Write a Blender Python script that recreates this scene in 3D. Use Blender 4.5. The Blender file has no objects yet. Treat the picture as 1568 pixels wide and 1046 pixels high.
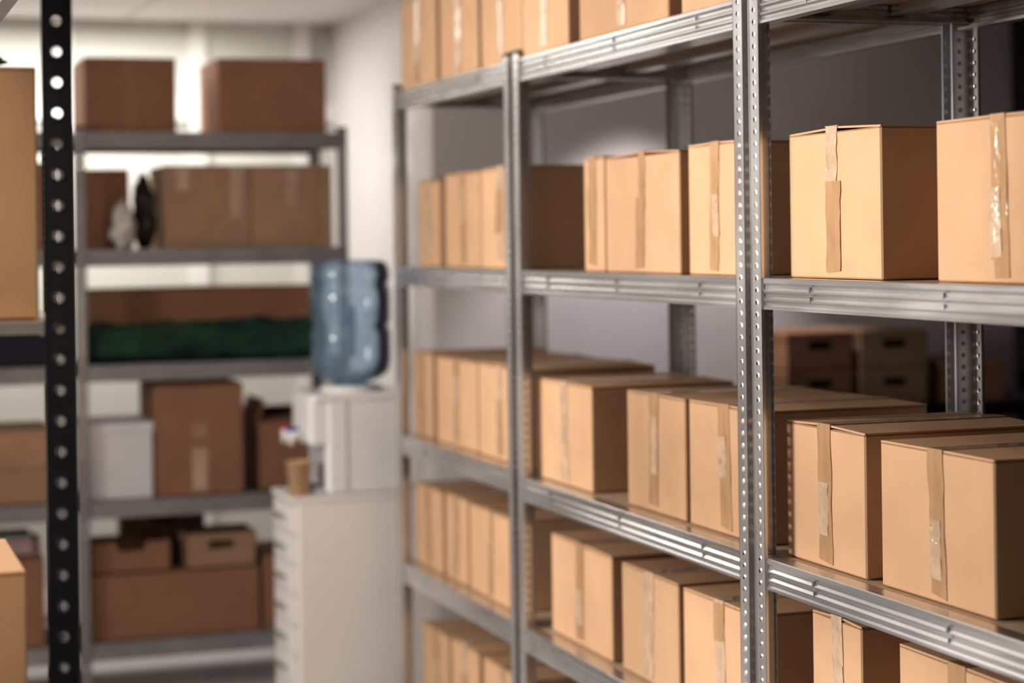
import bpy, bmesh, math, random
from mathutils import Matrix, Vector, noise
random.seed(7)
scn = bpy.context.scene
try:
    scn.view_settings.view_transform = 'Standard'
    scn.view_settings.look = 'None'
    scn.view_settings.gamma = .86
    scn.view_settings.exposure = .05
except Exception: pass

# ------------------------------------------------------------ materials
def new_mat(name):
    m = bpy.data.materials.new(name); m.use_nodes = True
    nt = m.node_tree
    return m, nt, nt.nodes['Principled BSDF']

def mat_simple(name, col, rough=.6, metal=0., var=.12, scale=12., bump=0., objvar=0., spec=None, trans=0., ior=1.45, stretch=(1,1,1), alpha=1., rvar=0.):
    m, nt, b = new_mat(name)
    tc = nt.nodes.new('ShaderNodeTexCoord'); mp = nt.nodes.new('ShaderNodeMapping')
    mp.inputs['Scale'].default_value = stretch
    nt.links.new(tc.outputs['Object'], mp.inputs['Vector'])
    n = nt.nodes.new('ShaderNodeTexNoise'); n.inputs['Scale'].default_value = scale; n.inputs['Detail'].default_value = 5
    nt.links.new(mp.outputs['Vector'], n.inputs['Vector'])
    r = nt.nodes.new('ShaderNodeValToRGB')
    r.color_ramp.elements[0].position = .3; r.color_ramp.elements[1].position = .7
    r.color_ramp.elements[0].color = (*[c*(1-var) for c in col], 1)
    r.color_ramp.elements[1].color = (*[min(1, c*(1+var)) for c in col], 1)
    nt.links.new(n.outputs['Fac'], r.inputs['Fac'])
    out = r.outputs['Color']
    if objvar > 0:
        oi = nt.nodes.new('ShaderNodeObjectInfo')
        ml = nt.nodes.new('ShaderNodeMath'); ml.operation='MULTIPLY'; ml.inputs[1].default_value=37.
        nt.links.new(oi.outputs['Random'], ml.inputs[0]); nt.links.new(ml.outputs[0], mp.inputs['Location'])
        mr = nt.nodes.new('ShaderNodeMapRange')
        mr.inputs['To Min'].default_value = 1-objvar; mr.inputs['To Max'].default_value = 1+objvar
        nt.links.new(oi.outputs['Random'], mr.inputs['Value'])
        hs = nt.nodes.new('ShaderNodeHueSaturation')
        nt.links.new(mr.outputs['Result'], hs.inputs['Value'])
        nt.links.new(out, hs.inputs['Color']); out = hs.outputs['Color']
    nt.links.new(out, b.inputs['Base Color'])
    b.inputs['Roughness'].default_value = rough
    if rvar > 0:
        mr = nt.nodes.new('ShaderNodeMapRange')
        mr.inputs['From Min'].default_value=.3; mr.inputs['From Max'].default_value=.7
        mr.inputs['To Min'].default_value = max(.02,rough-rvar); mr.inputs['To Max'].default_value = rough+rvar
        nt.links.new(n.outputs['Fac'], mr.inputs['Value']); nt.links.new(mr.outputs['Result'], b.inputs['Roughness'])
    b.inputs['Metallic'].default_value = metal
    b.inputs['IOR'].default_value = ior
    if spec is not None: b.inputs['Specular IOR Level'].default_value = spec
    b.inputs['Transmission Weight'].default_value = trans
    b.inputs['Alpha'].default_value = alpha
    if bump > 0:
        bp = nt.nodes.new('ShaderNodeBump'); bp.inputs['Strength'].default_value = bump
        bp.inputs['Distance'].default_value = .01
        hsrc = n.outputs['Fac']
        if objvar > 0:
            n2 = nt.nodes.new('ShaderNodeTexNoise'); n2.inputs['Scale'].default_value = 5.; n2.inputs['Detail'].default_value = 1
            nt.links.new(mp.outputs['Vector'], n2.inputs['Vector'])
            mm = nt.nodes.new('ShaderNodeMath'); mm.operation='MULTIPLY_ADD'; mm.inputs[1].default_value=4.
            nt.links.new(n2.outputs['Fac'], mm.inputs[0]); nt.links.new(n.outputs['Fac'], mm.inputs[2]); hsrc = mm.outputs[0]
        nt.links.new(hsrc, bp.inputs['Height'])
        nt.links.new(bp.outputs['Normal'], b.inputs['Normal'])
    return m

CARD = mat_simple('cardboard', (.57,.375,.235), .78, var=.05, scale=9, bump=.09, objvar=.07, spec=.25)
CARD_D = mat_simple('cardboard_shaded', (.36,.195,.12), .8, var=.07, scale=9, bump=.08, objvar=.10, spec=.2)  # cardboard darkened in colour to stand in for dim light at the back
CARD_M = mat_simple('cardboard_half_shaded', (.44,.285,.19), .8, var=.07, scale=9, bump=.08, objvar=.06, spec=.2)  # milder darkened cardboard, weak light put into the base colour
CARD_E = mat_simple('cardboard_edge', (.34,.21,.12), .85, var=.12, scale=60)
TAPE = mat_simple('packing_tape', (.45,.285,.16), .2, var=.14, scale=26, bump=.7, spec=.9, stretch=(1,1,.4))
TAPE_C = mat_simple('clear_tape', (.57,.42,.30), .13, var=.16, scale=30, bump=.9, spec=1.)
METAL = mat_simple('galvanized_steel', (.66,.66,.67), .27, metal=.85, var=.14, scale=6, bump=.03, stretch=(.35,3,3), rvar=.07)
METAL_P = mat_simple('galvanized_post_steel', (.70,.70,.71), .27, metal=.8, var=.2, scale=14, bump=.05, stretch=(1,1,.15), rvar=.08)
METAL_G = mat_simple('grey_shelf_steel', (.38,.38,.385), .45, metal=.45, var=.12, scale=10)
METAL_K = mat_simple('shaded_steel', (.012,.014,.02), .5, metal=.2, var=.2, scale=12)  # near-black base colour carries the backlit shade of plain steel
BOARD = mat_simple('chipboard', (.50,.38,.27), .7, var=.15, scale=70)
BOARD_D = mat_simple('dark_shelf_board', (.17,.155,.15), .7, var=.1, scale=30)
BLACK = mat_simple('black_plastic', (.012,.012,.014), .4, var=.1)
WHITE = mat_simple('white_plastic', (.84,.84,.85), .35, var=.02)
WHITE2 = mat_simple('light_grey_plastic', (.50,.50,.53), .4, var=.03)
CREAM = mat_simple('cream_enamel', (.86,.84,.81), .45, var=.02, scale=4)
CHROME = mat_simple('handle_metal', (.6,.6,.6), .3, metal=.8, var=.05)
RED = mat_simple('red_plastic', (.5,.04,.03), .4); BLUEP = mat_simple('blue_plastic', (.04,.12,.45), .4)
NAVY = mat_simple('navy_box', (.012,.015,.028), .6)
GREEN = mat_simple('green_tarp', (.014,.052,.030), .8, var=.5, scale=9, bump=.8)
WHITEBOX = mat_simple('white_cardboard', (.78,.77,.81), .7, var=.03)
BAGB = mat_simple('black_bag_film', (.03,.025,.022), .25, var=.3, scale=20, bump=.5)
BAGW = mat_simple('white_bag_film', (.7,.66,.6), .4, var=.25, scale=30, bump=.5)
CUP = mat_simple('kraft_paper_cup', (.66,.44,.27), .7, var=.05)
PAPER_P = mat_simple('pink_paper', (.65,.25,.32), .7); PAPER_W = mat_simple('white_paper', (.75,.74,.74), .7)
WALL = mat_simple('painted_wall', (.71,.675,.67), .85, var=.03, scale=3, bump=.02)
WALL_L = mat_simple('taupe_painted_wall', (.30,.28,.27), .85, var=.03, scale=3)
WALL_D = mat_simple('grey_painted_wall', (.70,.65,.65), .85, var=.04, scale=3)
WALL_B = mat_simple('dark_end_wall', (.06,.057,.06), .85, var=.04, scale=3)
WALL_G = mat_simple('pale_glazed_wall', (.68,.69,.645), .8, var=.05, scale=1.5)
FLOORM = mat_simple('epoxy_floor', (.42,.40,.41), .4, var=.08, scale=3)
TRIMM = mat_simple('white_trim', (.85,.85,.83), .5, var=.02)

# translucent thin-walled blue bottle
BOTTLE = bpy.data.materials.new('blue_polycarbonate'); BOTTLE.use_nodes=True
nt=BOTTLE.node_tree; nt.nodes.clear()
out=nt.nodes.new('ShaderNodeOutputMaterial'); tr=nt.nodes.new('ShaderNodeBsdfTransparent'); tr.inputs[0].default_value=(.78,.87,.96,1)
gl=nt.nodes.new('ShaderNodeBsdfGlossy'); gl.inputs['Roughness'].default_value=.08; gl.inputs[0].default_value=(.9,.95,1,1)
df=nt.nodes.new('ShaderNodeBsdfDiffuse'); df.inputs[0].default_value=(.34,.49,.64,1)
lw=nt.nodes.new('ShaderNodeLayerWeight'); lw.inputs['Blend'].default_value=.30
nz=nt.nodes.new('ShaderNodeTexNoise'); nz.inputs['Scale'].default_value=6
mr=nt.nodes.new('ShaderNodeMapRange'); mr.inputs['To Min'].default_value=.12; mr.inputs['To Max'].default_value=.45
nt.links.new(nz.outputs['Fac'],mr.inputs['Value'])
m1=nt.nodes.new('ShaderNodeMixShader'); nt.links.new(mr.outputs['Result'],m1.inputs[0]); nt.links.new(tr.outputs[0],m1.inputs[1]); nt.links.new(df.outputs[0],m1.inputs[2])
m2=nt.nodes.new('ShaderNodeMixShader'); nt.links.new(lw.outputs['Fresnel'],m2.inputs[0]); nt.links.new(m1.outputs[0],m2.inputs[1]); nt.links.new(gl.outputs[0],m2.inputs[2])
nt.links.new(m2.outputs[0],out.inputs[0])

CEIL, nt, b = new_mat('ceiling_tiles')
tc = nt.nodes.new('ShaderNodeTexCoord'); br = nt.nodes.new('ShaderNodeTexBrick')
br.offset = 0; br.inputs['Scale'].default_value = 1.0
br.inputs['Brick Width'].default_value = 1.2; br.inputs['Row Height'].default_value = .6
br.inputs['Mortar Size'].default_value = .010
br.inputs['Color1'].default_value = (.80,.78,.77,1); br.inputs['Color2'].default_value = (.78,.76,.75,1)
br.inputs['Mortar'].default_value = (.60,.585,.58,1)
nt.links.new(tc.outputs['Object'], br.inputs['Vector']); nt.links.new(br.outputs['Color'], b.inputs['Base Color'])
b.inputs['Roughness'].default_value = .9

ADDED_PANE, nt, b = new_mat('added_window_glass')  # pane of the added left-wall window
b.inputs['Base Color'].default_value = (.8,.85,.85,1); b.inputs['Roughness'].default_value = .6
nz = nt.nodes.new('ShaderNodeTexNoise'); nz.inputs['Scale'].default_value = 40
bp = nt.nodes.new('ShaderNodeBump'); bp.inputs['Strength'].default_value = .1
nt.links.new(nz.outputs['Fac'], bp.inputs['Height']); nt.links.new(bp.outputs['Normal'], b.inputs['Normal'])

# ------------------------------------------------------------ mesh builder
class MB:
    def __init__(s): s.v=[]; s.f=[]; s.m=[]; s.sm=[]; s.mats=[]
    def mi(s, mat):
        if mat not in s.mats: s.mats.append(mat)
        return s.mats.index(mat)
    def add(s, vs, fs, mat, smooth=False, M=None):
        o=len(s.v); k=s.mi(mat)
        s.v += [tuple(M@Vector(p)) if M else tuple(p) for p in vs]
        for f in fs: s.f.append([i+o for i in f]); s.m.append(k); s.sm.append(smooth)
    def box(s,x0,x1,y0,y1,z0,z1,mat,M=None):
        vs=[(x,y,z) for z in (z0,z1) for y in (y0,y1) for x in (x0,x1)]
        s.add(vs,[(0,2,3,1),(4,5,7,6),(0,1,5,4),(2,6,7,3),(0,4,6,2),(1,3,7,5)],mat,M=M)
    def bbox(s,x0,x1,y0,y1,z0,z1,mat,r=.003,seg=1,M=None):
        bm=bmesh.new(); bmesh.ops.create_cube(bm,size=1)
        for v in bm.verts:
            v.co=Vector(((x0+x1)/2+v.co.x*(x1-x0),(y0+y1)/2+v.co.y*(y1-y0),(z0+z1)/2+v.co.z*(z1-z0)))
        bmesh.ops.bevel(bm,geom=bm.edges[:],offset=r,segments=seg,affect='EDGES',profile=.5)
        bm.verts.index_update()
        s.add([v.co[:] for v in bm.verts],[[v.index for v in f.verts] for f in bm.faces],mat,smooth=False,M=M)
        bm.free()
    def revolve(s,prof,c,mat,seg=40,smooth=True,axis='z'):
        vs=[];fs=[];n=len(prof)
        for i in range(seg):
            a=2*math.pi*i/seg
            for r,z in prof:
                if axis=='z': vs.append((c[0]+r*math.cos(a),c[1]+r*math.sin(a),c[2]+z))
                elif axis=='x': vs.append((c[0]+z,c[1]+r*math.cos(a),c[2]+r*math.sin(a)))
        for i in range(seg):
            j=(i+1)%seg
            for k in range(n-1): fs.append((i*n+k,j*n+k,j*n+k+1,i*n+k+1))
        s.add(vs,fs,mat,smooth)
    def sweep(s,prof,x0,x1,mat,axis='x'):
        vs=[]
        for t in (x0,x1):
            for d,z in prof:
                vs.append((t,d,z) if axis=='x' else (d,t,z))
        n=len(prof); s.add(vs,[(i,i+1,n+i+1,n+i) for i in range(n-1)],mat)
    def perf(s,o,u,w,height,pitch,r,nrm,mat,N=10,raise_=.0010,cy=.5):
        n=int(height/pitch); o=Vector(o);u=Vector(u);nrm=Vector(nrm);up=Vector((0,0,1))
        vs=[];fs=[]
        for c in range(n):
            base=len(vs); cz=(c+.5)*pitch
            for ring in range(3):
                for k in range(N):
                    a=2*math.pi*(k+.5)/N; ca,sa=math.cos(a),math.sin(a)
                    if ring==0:
                        t=min((w/2)/max(abs(ca),1e-6),(pitch/2)/max(abs(sa),1e-6))
                        px,pz,q=ca*t,sa*t,0
                    elif ring==1: px,pz,q=ca*r*1.5,sa*r*1.5,0
                    else: px,pz,q=ca*r,sa*r,raise_
                    vs.append(tuple(o+u*(w*cy+px)+up*(cz+pz)+nrm*q))
            for rg in range(2):
                for k in range(N):
                    j=(k+1)%N
                    fs.append((base+rg*N+k,base+rg*N+j,base+(rg+1)*N+j,base+(rg+1)*N+k))
            cor=[(w/2,pitch/2),(-w/2,pitch/2),(-w/2,-pitch/2),(w/2,-pitch/2)]
            for (cx,cz2) in cor:
                ang=math.atan2(cz2,cx)%(2*math.pi)
                k0=int((ang/(2*math.pi)*N-.5)//1)%N; k1=(k0+1)%N
                vs.append(tuple(o+u*(w*cy+cx)+up*(cz+cz2))); fs.append((base+k0,len(vs)-1,base+k1))
        s.add(vs,fs,mat)
        if n*pitch<height-1e-4:
            a=o+up*n*pitch; b2=o+up*height
            s.add([tuple(a),tuple(a+u*w),tuple(b2+u*w),tuple(b2)],[(0,1,2,3)],mat)
    def obj(s,name,loc=(0,0,0),rz=0,parent=None):
        me=bpy.data.meshes.new(name); me.from_pydata(s.v,[],s.f)
        for m in s.mats: me.materials.append(m)
        me.polygons.foreach_set('material_index',s.m); me.polygons.foreach_set('use_smooth',s.sm)
        me.update()
        ob=bpy.data.objects.new(name,me); scn.collection.objects.link(ob)
        ob.location=loc; ob.rotation_euler=(0,0,rz)
        if parent: ob.parent=parent
        return ob

# ------------------------------------------------------------ racks
def rack(loc, rz, L, levels, D=.49, H=2.032, W=.042, pitch=.0235, hr=.0042, post=METAL_P, beam=METAL, board=BOARD, bh=.06, eh=.045, rivets=True, cap=True):
    mb=MB()
    pl=H
    for (cx,sx) in ((0.0,1),(L,-1)):
        for (cy,sy) in ((0.0,1),(D,-1)):
            mb.perf((cx,cy,0),(sx,0,0),W,pl,pitch,hr,(0,-sy,0),post)
            mb.perf((cx,cy,0),(0,sy,0),W,pl,pitch,hr,(-sx,0,0),post)
            mb.box(min(cx+sx*W,cx+sx*(W-.0015)),max(cx+sx*W,cx+sx*(W-.0015)),min(cy,cy+sy*.006),max(cy,cy+sy*.006),0,pl,post)
            mb.box(min(cx,cx+sx*.006),max(cx,cx+sx*.006),min(cy+sy*W,cy+sy*(W-.0015)),max(cy+sy*W,cy+sy*(W-.0015)),0,pl,post)
            mb.box(cx-.0012,cx+.0012,cy-.0012,cy+.0012,0,pl,post)
            mb.box(min(cx-sx*.003,cx+sx*(W+.003)),max(cx-sx*.003,cx+sx*(W+.003)),min(cy-sy*.003,cy+sy*(W+.003)),max(cy-sy*.003,cy+sy*(W+.003)),0,.012,BLACK)
            if cap:
                mb.box(min(cx-sx*.001,cx+sx*(W+.002)),max(cx-sx*.001,cx+sx*(W+.002)),min(cy-sy*.001,cy+sy*.008),max(cy-sy*.001,cy+sy*.008),pl-.004,pl+.006,BLACK)
                mb.box(min(cx-sx*.001,cx+sx*.008),max(cx-sx*.001,cx+sx*.008),min(cy-sy*.001,cy+sy*(W+.002)),max(cy-sy*.001,cy+sy*(W+.002)),pl-.004,pl+.006,BLACK)
    h=bh
    prof=[(.036,-.004),(.036,0),(.002,0),(0,-.002),(0,-.16*h),(.0035,-.24*h),(.0035,-.32*h),(0,-.40*h),(0,-.44*h),(.0035,-.52*h),(.0035,-.60*h),(0,-.68*h),(0,-.72*h),(.003,-.79*h),(.003,-.85*h),(0,-.91*h),(0,-h),(.028,-h),(.028,-h+.006)]
    for z in levels:
        f=[(d+.003,zz+z) for d,zz in prof]
        mb.sweep(f,.006,L-.006,beam)
        g=[(D-.003-d,zz+z) for d,zz in prof]
        mb.sweep(g,.006,L-.006,beam)
        e=[(.003+.4*d,z-.002+zz*eh/h) for d,zz in prof]
        mb.sweep(e,.006,D-.006,beam,axis='y')
        e=[(L-.003-.4*d,z-.002+zz*eh/h) for d,zz in prof]
        mb.sweep(e,.006,D-.006,beam,axis='y')
        mb.box(.008,L-.008,.010,D-.010,z-.013,z-.001,board)
        for q in (.33,.67):
            mb.box(.01,L-.01,D*q-.02,D*q+.02,z-.034,z-.014,beam)
        if rivets:
            n=max(2,int(L/.4))
            for i in range(n):
                x=L*(i+.5)/n
                mb.box(x-.0025,x+.0025,.0022,.006,z-.42*h,z-.24*h,beam)
                mb.box(x+.003,x+.0045,.0022,.006,z-.74*h,z-.54*h,beam)
    return mb.obj('storage_rack',loc,rz)

RX=1.70
LV1=[.12,.543,.943,1.469,2.017]; LV2=[.12,.543,.932,1.469,2.017]
N90=-math.pi/2
rack((RX,6.04,0),N90,1.120,LV1)
rack((RX,4.886,0),N90,1.364,LV2)
rack((RX,3.493,0),N90,1.38,LV2)
BY=6.90
LVB=[.182,.668,1.136,1.532,1.937]
rack((.815,BY,0),0,.955,LVB,D=.44,H=1.95,beam=METAL_G,board=BOARD_D,bh=.058,W=.036,pitch=.03,hr=.005,post=METAL_G,rivets=False)
rack((-.19,BY,0),0,.985,LVB,D=.44,H=1.95,beam=METAL_G,board=BOARD_D,bh=.058,W=.036,pitch=.03,hr=.005,post=METAL_G,rivets=False)
rack((.34,2.90,0),math.pi/2,1.60,[.12,.76,1.443,2.02],D=.45,H=2.06,beam=METAL_G,board=BOARD,pitch=.044,hr=.0076,post=METAL_K,eh=.018,bh=.030,rivets=False)
rack((3.05,6.1,0),0,1.3,[.15,.55,.95],D=.45,H=1.02,beam=METAL_K,board=BOARD_D,post=METAL_K,rivets=False,bh=.05)

# ------------------------------------------------------------ boxes
def cbox(x0,x1,y0,y1,z,h,face='-X',mat=CARD,tape=True,tlen=None,name='cardboard_box',jit=True,tapes=None,clear=None,lift=None):
    """closed shipping box; taped end faces -X (or -Y)."""
    z+= .0008
    if face=='-X': dx,dy=x1-x0,y1-y0; rz=0
    else: dx,dy=y1-y0,x1-x0; rz=math.pi/2
    mb=MB()
    hx,hy=dx/2,dy/2
    mb.bbox(-hx,hx,-hy,hy,0,h-.004,mat,r=.003)
    g=.0015
    o=random.uniform(-.004,.004)
    if lift is None: lift=random.choice([.001,.002,.003,.005,.007])
    a1=lift/(hy+o); a2=lift*random.uniform(.6,1)/(hy-o)
    M=Matrix.Translation((0,-hy,h-.0045))@Matrix.Rotation(a1,4,'X')@Matrix.Translation((0,hy,-(h-.0045)))
    mb.bbox(-hx+.0005,hx-.0005,-hy+.0005,o-g,h-.0050,h-.0008,mat,r=.0010,M=M)
    M=Matrix.Translation((0,hy,h-.0045))@Matrix.Rotation(-a2,4,'X')@Matrix.Translation((0,-hy,-(h-.0045)))
    mb.bbox(-hx+.0005,hx-.0005,o+g,hy-.0005,h-.0050,h-.0008,mat,r=.0010,M=M)
    mb.box(-hx-.0004,-hx+.002,-hy+.003,hy-.003,h-.0062,h-.0046,CARD_E)
    mb.box(-hx+.003,hx-.003,-hy-.0004,-hy+.002,h-.0062,h-.0046,CARD_E)
    H2=h+lift-.0006
    if tape:
        tm = TAPE_C if (clear if clear is not None else random.random()<.35) else TAPE
        w=.025*random.uniform(.85,1.1)
        c0=o+random.uniform(-.006,.006)
        mb.box(-hx-.001,hx+.001,c0-w,c0+w,H2-.0004,H2+.0006,tm)
        def strip(xf,sgn,c0,w,ln,mat,z1=None,sk=0.,t=.0008):
            zt=H2+.0004 if z1 is None else z1
            n=9; pts=[]
            for i in range(n+1):
                q=i/n; zz=zt-ln*q; cc=c0+sk*q+(random.uniform(-.0012,.0012) if i else 0)
                ww=w*random.uniform(.92,1.05)
                pts.append((cc-ww,zz+(random.uniform(0,.010) if i==n else 0))); pts.append((cc+ww,zz+(random.uniform(-.0,.010) if i==n else 0)))
            lf=[random.uniform(0,.0013) for _ in pts]
            vs=[(xf+sgn*(t+lf[i]),a,b) for i,(a,b) in enumerate(pts)]+[(xf,a,b) for a,b in pts]
            fs=[]; m=len(pts)
            for i in range(n):
                a=2*i
                fs.append([a,a+1,a+3]); fs.append([a,a+3,a+2]); fs.append([a,a+2,a+2+m,a+m]); fs.append([a+1,a+1+m,a+3+m,a+3])
            fs.append([2*n,2*n+1,2*n+1+m,2*n+m])
            mb.add(vs,fs,mat)
        ln = tlen if tlen else h*random.choice([.98,.5,.98,.98,.95])
        if ln<h*.9:
            strip(-hx,-1,c0,w*.8,ln,tm,sk=random.uniform(-.004,.004))
            strip(-hx,-1,c0+random.uniform(-.010,.010),w*1.05,h-ln+.03,TAPE,z1=h-ln+.035,sk=random.uniform(-.01,.01),t=.0014)
        else:
            strip(-hx,-1,c0,w,ln,tm,sk=random.uniform(-.012,.012))
            rr=random.random()
            if rr<.45:
                strip(-hx,-1,c0+random.uniform(-.010,.010),w*.7,h*random.uniform(.3,.5),TAPE_C,z1=h*random.uniform(.5,.95),sk=random.uniform(-.006,.006),t=.0016)
            elif rr<.85:
                strip(-hx,-1,c0+random.uniform(-.012,.012),w,h*random.uniform(.3,.55),TAPE,z1=h*random.uniform(.6,1.0),sk=random.uniform(-.012,.012),t=.0016)
        strip(hx,1,c0,w,h*.5,tm)
    if tapes:
        for (cy,wd,zt,ln,mt) in tapes:
            mb.box(-hx-.0012,-hx+.001,cy-wd/2,cy+wd/2,h*zt-ln,h*zt,mt)
    r=rz+(math.radians(random.uniform(-.7,.7)) if jit else 0)
    return mb.obj(name,((x0+x1)/2,(y0+y1)/2,z),r)

BF=1.750
def row(z,h,lst,xf=BF,depth=.38):
    for it in lst:
        ya,yb=it[0],it[1]; hh=it[2] if len(it)>2 and it[2] else h*random.uniform(.985,1.015)
        off=random.uniform(0,.010)
        cbox(xf+off,xf+off+depth,yb+.006,ya-.006,z,hh,tlen=(it[3] if len(it)>3 else None))
row(2.017,.275,[(5.995,5.60),(5.59,5.225),(5.215,4.86),(4.85,4.50),(4.44,3.90,.29),(3.86,3.50,.28),(3.44,3.07),(3.03,2.66)],xf=1.712,depth=.40)
row(1.469,.272,[(5.948,5.71,.262),(5.69,5.345,.275),(5.323,4.965,.277),(4.538,4.39),(4.387,3.955,.270),(3.908,3.645),(3.446,3.090,.274,.13),(2.916,2.536,.268,.265)])
row(.943,.258,[(6.03,5.815),(5.775,5.385),(5.372,4.975)])
row(.932,.258,[(4.885,4.487),(4.285,3.950,.266),(3.937,3.58,.268),(3.471,3.150,.262,.26),(3.109,2.743,.256)])
row(.543,.248,[(6.02,5.73),(5.715,5.50),(5.482,5.065),(4.813,4.378),(4.325,3.980),(3.964,3.60),(3.379,3.177,.30),(3.061,2.66,.295)])
row(.12,.245,[(5.98,5.70),(5.68,5.41),(5.38,5.02),(4.80,4.40),(4.36,3.98),(3.94,3.60),(3.38,3.02),(2.98,2.60)])

# ---- back rack contents
bf=BY+.045
cbox(.857,1.171,bf,bf+.36,1.937,.258,face='-Y',mat=CARD_D,tape=False,tapes=[(0,.05,.98,.24,CARD_E)],lift=.001)
cbox(1.319,1.707,bf,bf+.36,1.937,.262,face='-Y',mat=CARD_D,tape=False,lift=.001)
cbox(.862,1.02,bf+.10,bf+.38,1.532,.28,face='-Y',mat=CARD_D,tape=False)
cbox(1.13,1.432,bf,bf+.35,1.532,.290,face='-Y',mat=CARD_M,tape=False,tapes=[(0,.05,.98,.24,TAPE),(.09,.045,.98,.08,TAPE_C),(-.10,.045,.98,.18,TAPE_C)],jit=False,lift=.001)
cbox(1.435,1.725,bf,bf+.35,1.532,.290,face='-Y',mat=CARD_M,tape=False,tapes=[(0.0,.04,.98,.14,TAPE_C),(-.08,.05,.98,.25,TAPE)],jit=False,lift=.001)
cbox(.90,1.70,bf+.16,bf+.36,1.136,.255,face='-Y',mat=CARD_D,tape=False,jit=False)
mb=MB(); mb.bbox(.852,1.075,bf,bf+.33,.669,.905,WHITEBOX,r=.003); mb.bbox(.847,1.080,bf-.005,bf+.335,.900,.932,WHITEBOX,r=.003); mb.obj('white_storage_box')
cbox(1.085,1.392,bf,bf+.36,.668,.390,face='-Y',mat=CARD_D,tape=False,tapes=[(0,.055,.42,.15,TAPE_C),(0,.05,.64,.05,TAPE)])
def open_box(x0,x1,y0,y1,z,h,mat,name='open_cardboard_box',flaps=(50,20,35,70)):
    mb=MB(); t=.004; cx,cy=(x0+x1)/2,(y0+y1)/2; hx,hy=(x1-x0)/2,(y1-y0)/2
    mb.box(-hx,hx,-hy,hy,0,t,mat); mb.box(-hx,-hx+t,-hy,hy,0,h,mat); mb.box(hx-t,hx,-hy,hy,0,h,mat)
    mb.box(-hx,hx,-hy,-hy+t,0,h,mat); mb.box(-hx,hx,hy-t,hy,0,h,mat)
    fl=.09
    a=math.radians(flaps[0]); M=Matrix.Translation((0,-hy,h))@Matrix.Rotation(a,4,'X'); mb.box(-hx,hx,-t,0,0,fl,mat,M=M)
    a=-math.radians(flaps[1]); M=Matrix.Translation((0,hy,h))@Matrix.Rotation(a,4,'X'); mb.box(-hx,hx,0,t,0,fl,mat,M=M)
    a=-math.radians(flaps[2]); M=Matrix.Translation((-hx,0,h))@Matrix.Rotation(a,4,'Y'); mb.box(-t,0,-hy,hy,0,fl,mat,M=M)
    a=math.radians(flaps[3]); M=Matrix.Translation((hx,0,h))@Matrix.Rotation(a,4,'Y'); mb.box(0,t,-hy,hy,0,fl,mat,M=M)
    return mb.obj(name,(cx,cy,z+.0008))
open_box(1.45,1.68,bf+.03,bf+.33,.668,.235,CARD_D,flaps=(-80,-60,-20,-75))
def archive_box(x0,x1,y0,y1,z,h,mat,lid=False,notch=False,name='archive_box'):
    mb=MB(); cx,cy=(x0+x1)/2,(y0+y1)/2; hx,hy=(x1-x0)/2,(y1-y0)/2; t=.004
    mb.box(-hx,hx,-hy,hy,0,t,mat); mb.box(-hx,-hx+t,-hy,hy,0,h,mat); mb.box(hx-t,hx,-hy,hy,0,h,mat); mb.box(-hx,hx,hy-t,hy,0,h,mat)
    if notch:
        q=[(-hx,0),(hx,0),(hx,h),(.055,h),(.04,h-.032),(-.04,h-.032),(-.055,h),(-hx,h)]
        vs=[(a,-hy,b) for a,b in q]+[(a,-hy+t,b) for a,b in q]
        n=8; fs=[(0,1,4,5),(1,2,3,4),(0,5,6,7)]
        fs+= [tuple(i+n for i in f) for f in fs]+[(i,(i+1)%n,(i+1)%n+n,i+n) for i in range(n)]
        mb.add(vs,fs,mat)
    else:
        N=24; rx,rz2=.045,.014; hz=h-.04
        for yy in (-hy,-hy+t):
            vs=[];fs=[]
            for k in range(N):
                a=2*math.pi*(k+.5)/N; ca,sa=math.cos(a),math.sin(a)
                tx=hx/max(abs(ca),1e-6); tz=((h-hz) if sa>0 else hz)/max(abs(sa),1e-6); q=min(tx,tz)
                vs.append((ca*q,yy,hz+sa*q))
            for k in range(N):
                a=2*math.pi*(k+.5)/N
                vs.append((max(-rx,min(rx,1.6*rx*math.cos(a))),yy,hz+max(-rz2,min(rz2,1.3*rz2*math.sin(a)))))
            for k in range(N):
                j=(k+1)%N; fs.append((k,j,N+j,N+k))
            for (px,pz) in ((hx,h),(-hx,h),(-hx,0),(hx,0)):
                ang=math.atan2(pz-hz,px)%(2*math.pi); k0=int((ang/(2*math.pi)*N-.5)//1)%N
                vs.append((px,yy,pz)); fs.append((k0,len(vs)-1,(k0+1)%N))
            mb.add(vs,fs,mat)
    if lid:
        mb.bbox(-hx-.003,hx+.003,-hy-.003,hy+.003,h-.018,h+.006,mat,r=.002)
    return mb.obj(name,(cx,cy,z+.0008))
cbox(.858,1.445,bf,bf+.36,.182,.228,face='-Y',mat=CARD_D,tape=False,jit=False,lift=.0)
archive_box(.860,1.135,bf+.01,bf+.20,.412,.105,CARD_D,notch=True)
archive_box(1.185,1.435,bf+.0,bf+.20,.412,.12,CARD_M)
archive_box(1.00,1.29,bf+.215,bf+.355,.412,.165,CARD_D,notch=True)
cbox(1.46,1.72,bf,bf+.34,.182,.26,face='-Y',mat=CARD_D)

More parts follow.
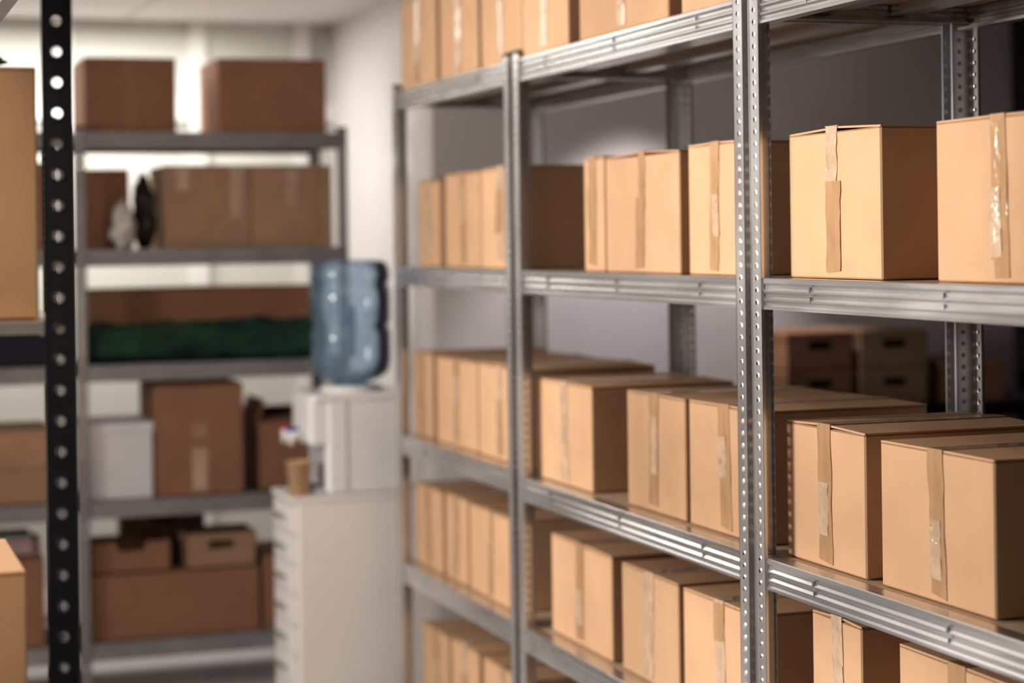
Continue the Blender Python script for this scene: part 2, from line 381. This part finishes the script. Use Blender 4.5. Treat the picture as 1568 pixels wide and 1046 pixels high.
def roll(x0,x1,c,r,mat,name):
    mb=MB(); n=90; seg=32; vs=[];fs=[]
    for i in range(n+1):
        x=x0+(x1-x0)*i/n
        end=1-.18*math.exp(-min(i,n-i)/2.)
        for k in range(seg):
            a=2*math.pi*k/seg
            p=Vector((x*5,math.cos(a)*1.3,math.sin(a)*1.3))
            q=r*end*(1+.22*noise.noise(p)+.16*noise.noise(p*2.5)+.05*math.sin(5*a+x*9))
            zz=max(-r*.93,q*math.sin(a)*.98)
            vs.append((x,c[0]+q*math.cos(a)*1.05,c[1]+zz))
    for i in range(n):
        for k in range(seg):
            j=(k+1)%seg; fs.append((i*seg+k,i*seg+j,(i+1)*seg+j,(i+1)*seg+k))
    mb.add(vs,fs,mat,True)
    for e,x in ((0,x0),(n,x1)):
        cidx=len(mb.v); mb.v.append((x,c[0],c[1]))
        for k in range(seg):
            mb.f.append([e*seg+k,e*seg+(k+1)%seg,cidx]); mb.m.append(0); mb.sm.append(False)
    return mb.obj(name)
roll(.862,1.70,(BY+.100,1.136+.066),.072,GREEN,'rolled_green_tarp')

def lump(name,c,s,mat,seed=0,amp=.25):
    bm=bmesh.new(); bmesh.ops.create_icosphere(bm,subdivisions=4,radius=1)
    for v in bm.verts:
        p=v.co.copy()
        k=1+amp*noise.noise(p*2.2+Vector((seed,0,0)))+amp*.6*noise.noise(p*5+Vector((0,seed,0)))
        v.co=Vector((p.x*k*s[0],p.y*k*s[1],p.z*k*s[2]))
        v.co.z=max(v.co.z,-s[2]*.8)
    me=bpy.data.meshes.new(name); bm.to_mesh(me); bm.free(); me.materials.append(mat)
    for p in me.polygons: p.use_smooth=True
    ob=bpy.data.objects.new(name,me); scn.collection.objects.link(ob)
    ob.location=(c[0],c[1],c[2]+s[2]*.8)
    return ob
lump('white_plastic_bag',(.985,BY+.075,1.533),(.038,.022,.085),BAGW,3,.5)
lump('black_plastic_bag',(1.072,BY+.16,1.533),(.038,.06,.135),BAGB,5,.35)

# left bay of the back racks
mb=MB(); mb.bbox(.22,.735,bf,bf+.35,1.137,1.28,NAVY,r=.004); mb.bbox(.215,.74,bf-.005,bf+.355,1.27,1.305,NAVY,r=.003); mb.obj('navy_storage_box')
cbox(.34,.735,bf,bf+.35,.668,.255,face='-Y',mat=CARD_M,tape=False,tapes=[(0,.395,.48,.008,CARD_E)],jit=False)
cbox(-.12,.30,bf,bf+.35,.668,.3,face='-Y',mat=CARD_D)
cbox(.36,.70,bf,bf+.35,.182,.30,face='-Y',mat=CARD_D)
cbox(-.10,.32,bf,bf+.35,.182,.30,face='-Y',mat=CARD_D)
cbox(-.10,.30,bf,bf+.35,1.532,.28,face='-Y',mat=CARD_D)
cbox(.34,.72,bf,bf+.35,1.532,.30,face='-Y',mat=CARD_D)
mb=MB()
for i in range(7):
    M=Matrix.Translation((.53+.02*math.sin(i*2),bf+.17,.4900+i*.009))@Matrix.Rotation(.15*math.sin(i*3.1),4,'Z')
    mb.box(-.15,.15,-.105,.105,0,.008,PAPER_P if i%3==1 else PAPER_W,M=M)
mb.obj('stack_of_papers')

# near left rack contents
cbox(-.075,.295,2.948,3.29,1.443,.365,face='-Y',mat=CARD,tape=False,tapes=[(-.0,.05,.99,.36,TAPE)],jit=False,lift=.0)
cbox(-.085,.272,2.948,3.29,.76,.320,face='-Y',mat=CARD,tapes=[(0,.05,.99,.31,TAPE)],tape=False,jit=False,lift=.0)
lump('folded_green_cloth',(.13,3.1,1.809),(.12,.13,.022),GREEN,8,.3)

# dark aisle rack contents
archive_box(3.12,3.37,6.14,6.50,.95,.125,CARD_D,lid=True)
archive_box(3.12,3.37,6.14,6.50,1.083,.125,CARD_D,lid=True)
archive_box(3.40,3.66,6.13,6.50,.95,.125,CARD_M,lid=True)
archive_box(3.40,3.66,6.13,6.50,1.083,.125,CARD_M,lid=True)
archive_box(3.72,3.98,6.14,6.50,.95,.14,CARD_D,lid=True)

# ------------------------------------------------------------ drawer cabinet
cx0,cx1,cy0,cy1,ch=1.396,1.86,6.184,6.48,.74
mb=MB()
mb.bbox(cx0+.018,cx1,cy0,cy1,.03,ch-.018,CREAM,r=.003)
mb.bbox(cx0-.004,cx1+.002,cy0-.004,cy1+.004,ch-.018,ch,CREAM,r=.003,seg=2)
mb.box(cx0+.04,cx1-.02,cy0+.02,cy1-.02,0,.032,BLACK)
nd=7; z0=.04; dz=(ch-.024-z0)/nd
for i in range(nd):
    za=z0+i*dz+.003; zb=z0+(i+1)*dz-.003
    mb.bbox(cx0,cx0+.02,cy0+.006,cy1-.006,za,zb,CREAM,r=.002)
    zc=(za+zb)/2; ym=(cy0+cy1)/2
    mb.bbox(cx0-.022,cx0-.015,ym-.055,ym+.055,zc-.007,zc+.007,CHROME,r=.002)
    mb.box(cx0-.016,cx0+.001,ym-.05,ym-.043,zc-.004,zc+.004,CHROME)
    mb.box(cx0-.016,cx0+.001,ym+.043,ym+.05,zc-.004,zc+.004,CHROME)
mb.obj('drawer_cabinet')

# ------------------------------------------------------------ water dispenser
wd=bpy.data.objects.new('water_dispenser',None); scn.collection.objects.link(wd)
wd.location=(1.63,6.335,ch+.001)
mb=MB()
mb.bbox(-.115,.145,-.135,.135,0,.30,WHITE,r=.014,seg=3)
mb.bbox(-.170,-.06,-.130,.130,.155,.315,WHITE,r=.014,seg=3)
mb.bbox(-.160,.150,-.140,.140,.296,.322,WHITE,r=.010,seg=3)
mb.bbox(-.150,-.10,-.115,.115,0,.020,WHITE2,r=.005,seg=2)
for k in range(5): mb.box(-.146,-.118,-.09+k*.04,-.07+k*.04,.020,.022,BLACK)
mb.box(-.1165,-.114,-.10,.10,.03,.15,WHITE2)
mb.box(-.055,-.049,-.1375,-.134,.01,.296,WHITE2)
mb.box(.115,.12,-.1375,-.134,.01,.296,WHITE2)
for yy,mt in ((-.05,BLUEP),(.05,RED)):
    mb.revolve([(0,-.055),(.011,-.055),(.011,0),(0,0)],(-.168,yy,.19),WHITE,16,axis='x')
    mb.revolve([(0,-.035),(.009,-.035),(.011,.0),(0,0)],(-.214,yy,.19),WHITE,16)
    mb.bbox(-.232,-.190,yy-.010,yy+.010,.20,.212,mt,r=.003)
mb.revolve([(.070,0),(.105,.0),(.102,.012),(.085,.022),(.070,.022),(.066,0)],(0,0,.32),WHITE,40)
mb.obj('dispenser_body',parent=wd)
mb=MB()
prof=[(0,-.0),(.026,0),(.028,.02),(.055,.028),(.095,.040),(.122,.062),(.130,.095),(.131,.170),(.130,.196),(.122,.206),(.122,.214),(.130,.224),(.131,.30),(.130,.333),(.123,.342),(.123,.350),(.130,.360),(.130,.385),(.124,.408),(.108,.422),(.07,.426),(.05,.418),(0,.414)]
mb.revolve(prof,(0,0,.322),BOTTLE,56)
mb.revolve([(0,.25),(.118,.25),(.121,.251)],(0,0,.322),BOTTLE,40)
mb.bbox(-.045,-.015,-.129,-.119,.44,.60,BOTTLE,r=.004,seg=2)
mb.obj('water_bottle',parent=wd)
mb=MB()
mb.revolve([(0,.002),(.028,.002),(.029,0),(.030,.0),(.0405,.104),(.042,.104),(.042,.108),(.039,.108),(.0385,.10),(.028,.004),(0,.004)],(0,0,0),CUP,32)
mb.obj('paper_cup',(1.432,6.25,ch+.001))

# ------------------------------------------------------------ room
CH=2.48
def wallbox(name,x0,x1,y0,y1,z0,z1,mat):
    mb=MB(); mb.box(x0,x1,y0,y1,z0,z1,mat); return mb.obj(name)
X0,X1,Y0,Y1=-2.6,6.0,-1.6,8.36
wallbox('floor',X0-.1,X1+.1,Y0-.1,Y1+.1,-.1,0,FLOORM)
wallbox('ceiling',X0-.1,X1+.1,Y0-.1,Y1+.1,CH,CH+.1,CEIL)
wallbox('wall_left',X0-.1,X0,Y0,Y1,0,CH,WALL_L)
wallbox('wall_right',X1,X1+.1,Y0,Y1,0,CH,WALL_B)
wallbox('wall_front',X0,X1,Y0-.1,Y0,0,CH,WALL_B)
wallbox('wall_back',X0,X1,Y1,Y1+.1,0,CH,WALL_G)
wallbox('wall_corner_side',2.08,2.18,6.88,Y1,0,CH,WALL)
wallbox('wall_corner_front',2.081,4.5,6.87,6.97,0,CH,WALL_D)
mb=MB()
for x in (-.9,.0,.95,1.50,1.95): mb.box(x-.035,x+.035,Y1-.03,Y1,.0,CH,TRIMM)
for z in (.08,2.1): mb.box(-1.5,2.08,Y1-.031,Y1,z-.04,z+.04,TRIMM)
mb.obj('trim_1')
wallbox('baseboard_corner',2.06,2.08,6.88,Y1-.04,0,.09,TRIMM)
mb=MB(); wy0,wy1,wz0,wz1=3.5,5.7,1.0,2.3
mb.box(X0,X0+.01,wy0,wy1,wz0,wz1,ADDED_PANE)
for y in (wy0,(wy0+wy1)/2,wy1): mb.box(X0,X0+.04,y-.03,y+.03,wz0,wz1,TRIMM)
for z in (wz0,wz1): mb.box(X0,X0+.045,wy0-.03,wy1+.03,z-.03,z+.03,TRIMM)
mb.obj('added_window_1')  # unseen window, added to give the key lamp a source

# ------------------------------------------------------------ lights
def area(name,loc,target,sx,sy,p,col,spread=180):
    l=bpy.data.lights.new(name,'AREA'); l.shape='RECTANGLE'; l.size=sx; l.size_y=sy; l.energy=p; l.color=col
    l.spread=math.radians(spread)
    o=bpy.data.objects.new(name,l); scn.collection.objects.link(o); o.location=loc
    d=Vector(target)-Vector(loc); o.rotation_euler=d.to_track_quat('-Z','Y').to_euler()
    return o
area('left_key_light',(X0+.45,4.6,1.8),(1.7,2.75,1.25),.9,.8,142,(1,.94,.87),spread=135)  # key lamp for light coming from the left; its window is added
area('aisle_fill_light',(.75,4.6,CH-.03),(.75,4.6,0),.6,2.2,6,(1,.96,.93))  # added fill without a fixture, lifts the camera-facing box sides
area('rear_fill_light',(.7,7.8,CH-.03),(.7,7.8,0),1.6,.4,38,(1,.98,.93))  # added unseen fill, brightens the area behind the back rack
def spot(name,loc,tgt,e,ang,blend,col,r=.08):
    s=bpy.data.lights.new(name,'SPOT'); s.energy=e; s.spot_size=math.radians(ang); s.spot_blend=blend; s.color=col; s.shadow_soft_size=r
    so=bpy.data.objects.new(name,s); scn.collection.objects.link(so); so.location=loc
    so.rotation_euler=(Vector(tgt)-Vector(loc)).to_track_quat('-Z','Y').to_euler()
spot('left_rack_fill_spot',(-.7,.9,2.35),(-.02,3.0,1.4),130,30,.6,(1,.84,.64))  # added off-frame spot to brighten boxes on the near left rack
spot('wall_washer_spot',(2.85,6.30,2.44),(2.85,6.75,.6),70,70,.5,(1,.96,.96),r=.05)
w=bpy.data.worlds.new('World'); scn.world=w; w.use_nodes=True
w.node_tree.nodes['Background'].inputs[0].default_value=(.5,.55,.6,1); w.node_tree.nodes['Background'].inputs[1].default_value=.3

# ------------------------------------------------------------ camera
cam=bpy.data.cameras.new('camera'); co=bpy.data.objects.new('camera',cam); scn.collection.objects.link(co)
th=math.radians(19.10)
R=Matrix.Rotation(-th,4,'Z')@Matrix.Rotation(math.radians(90),4,'X')@Matrix.Rotation(math.radians(-.75),4,'Z')
co.matrix_world=Matrix.Translation((0,0,1.55))@R
cam.lens=70; cam.sensor_width=36; cam.shift_y=-.100; cam.clip_start=.05
cam.dof.use_dof=True; cam.dof.focus_distance=3.6; cam.dof.aperture_fstop=1.9
scn.camera=co
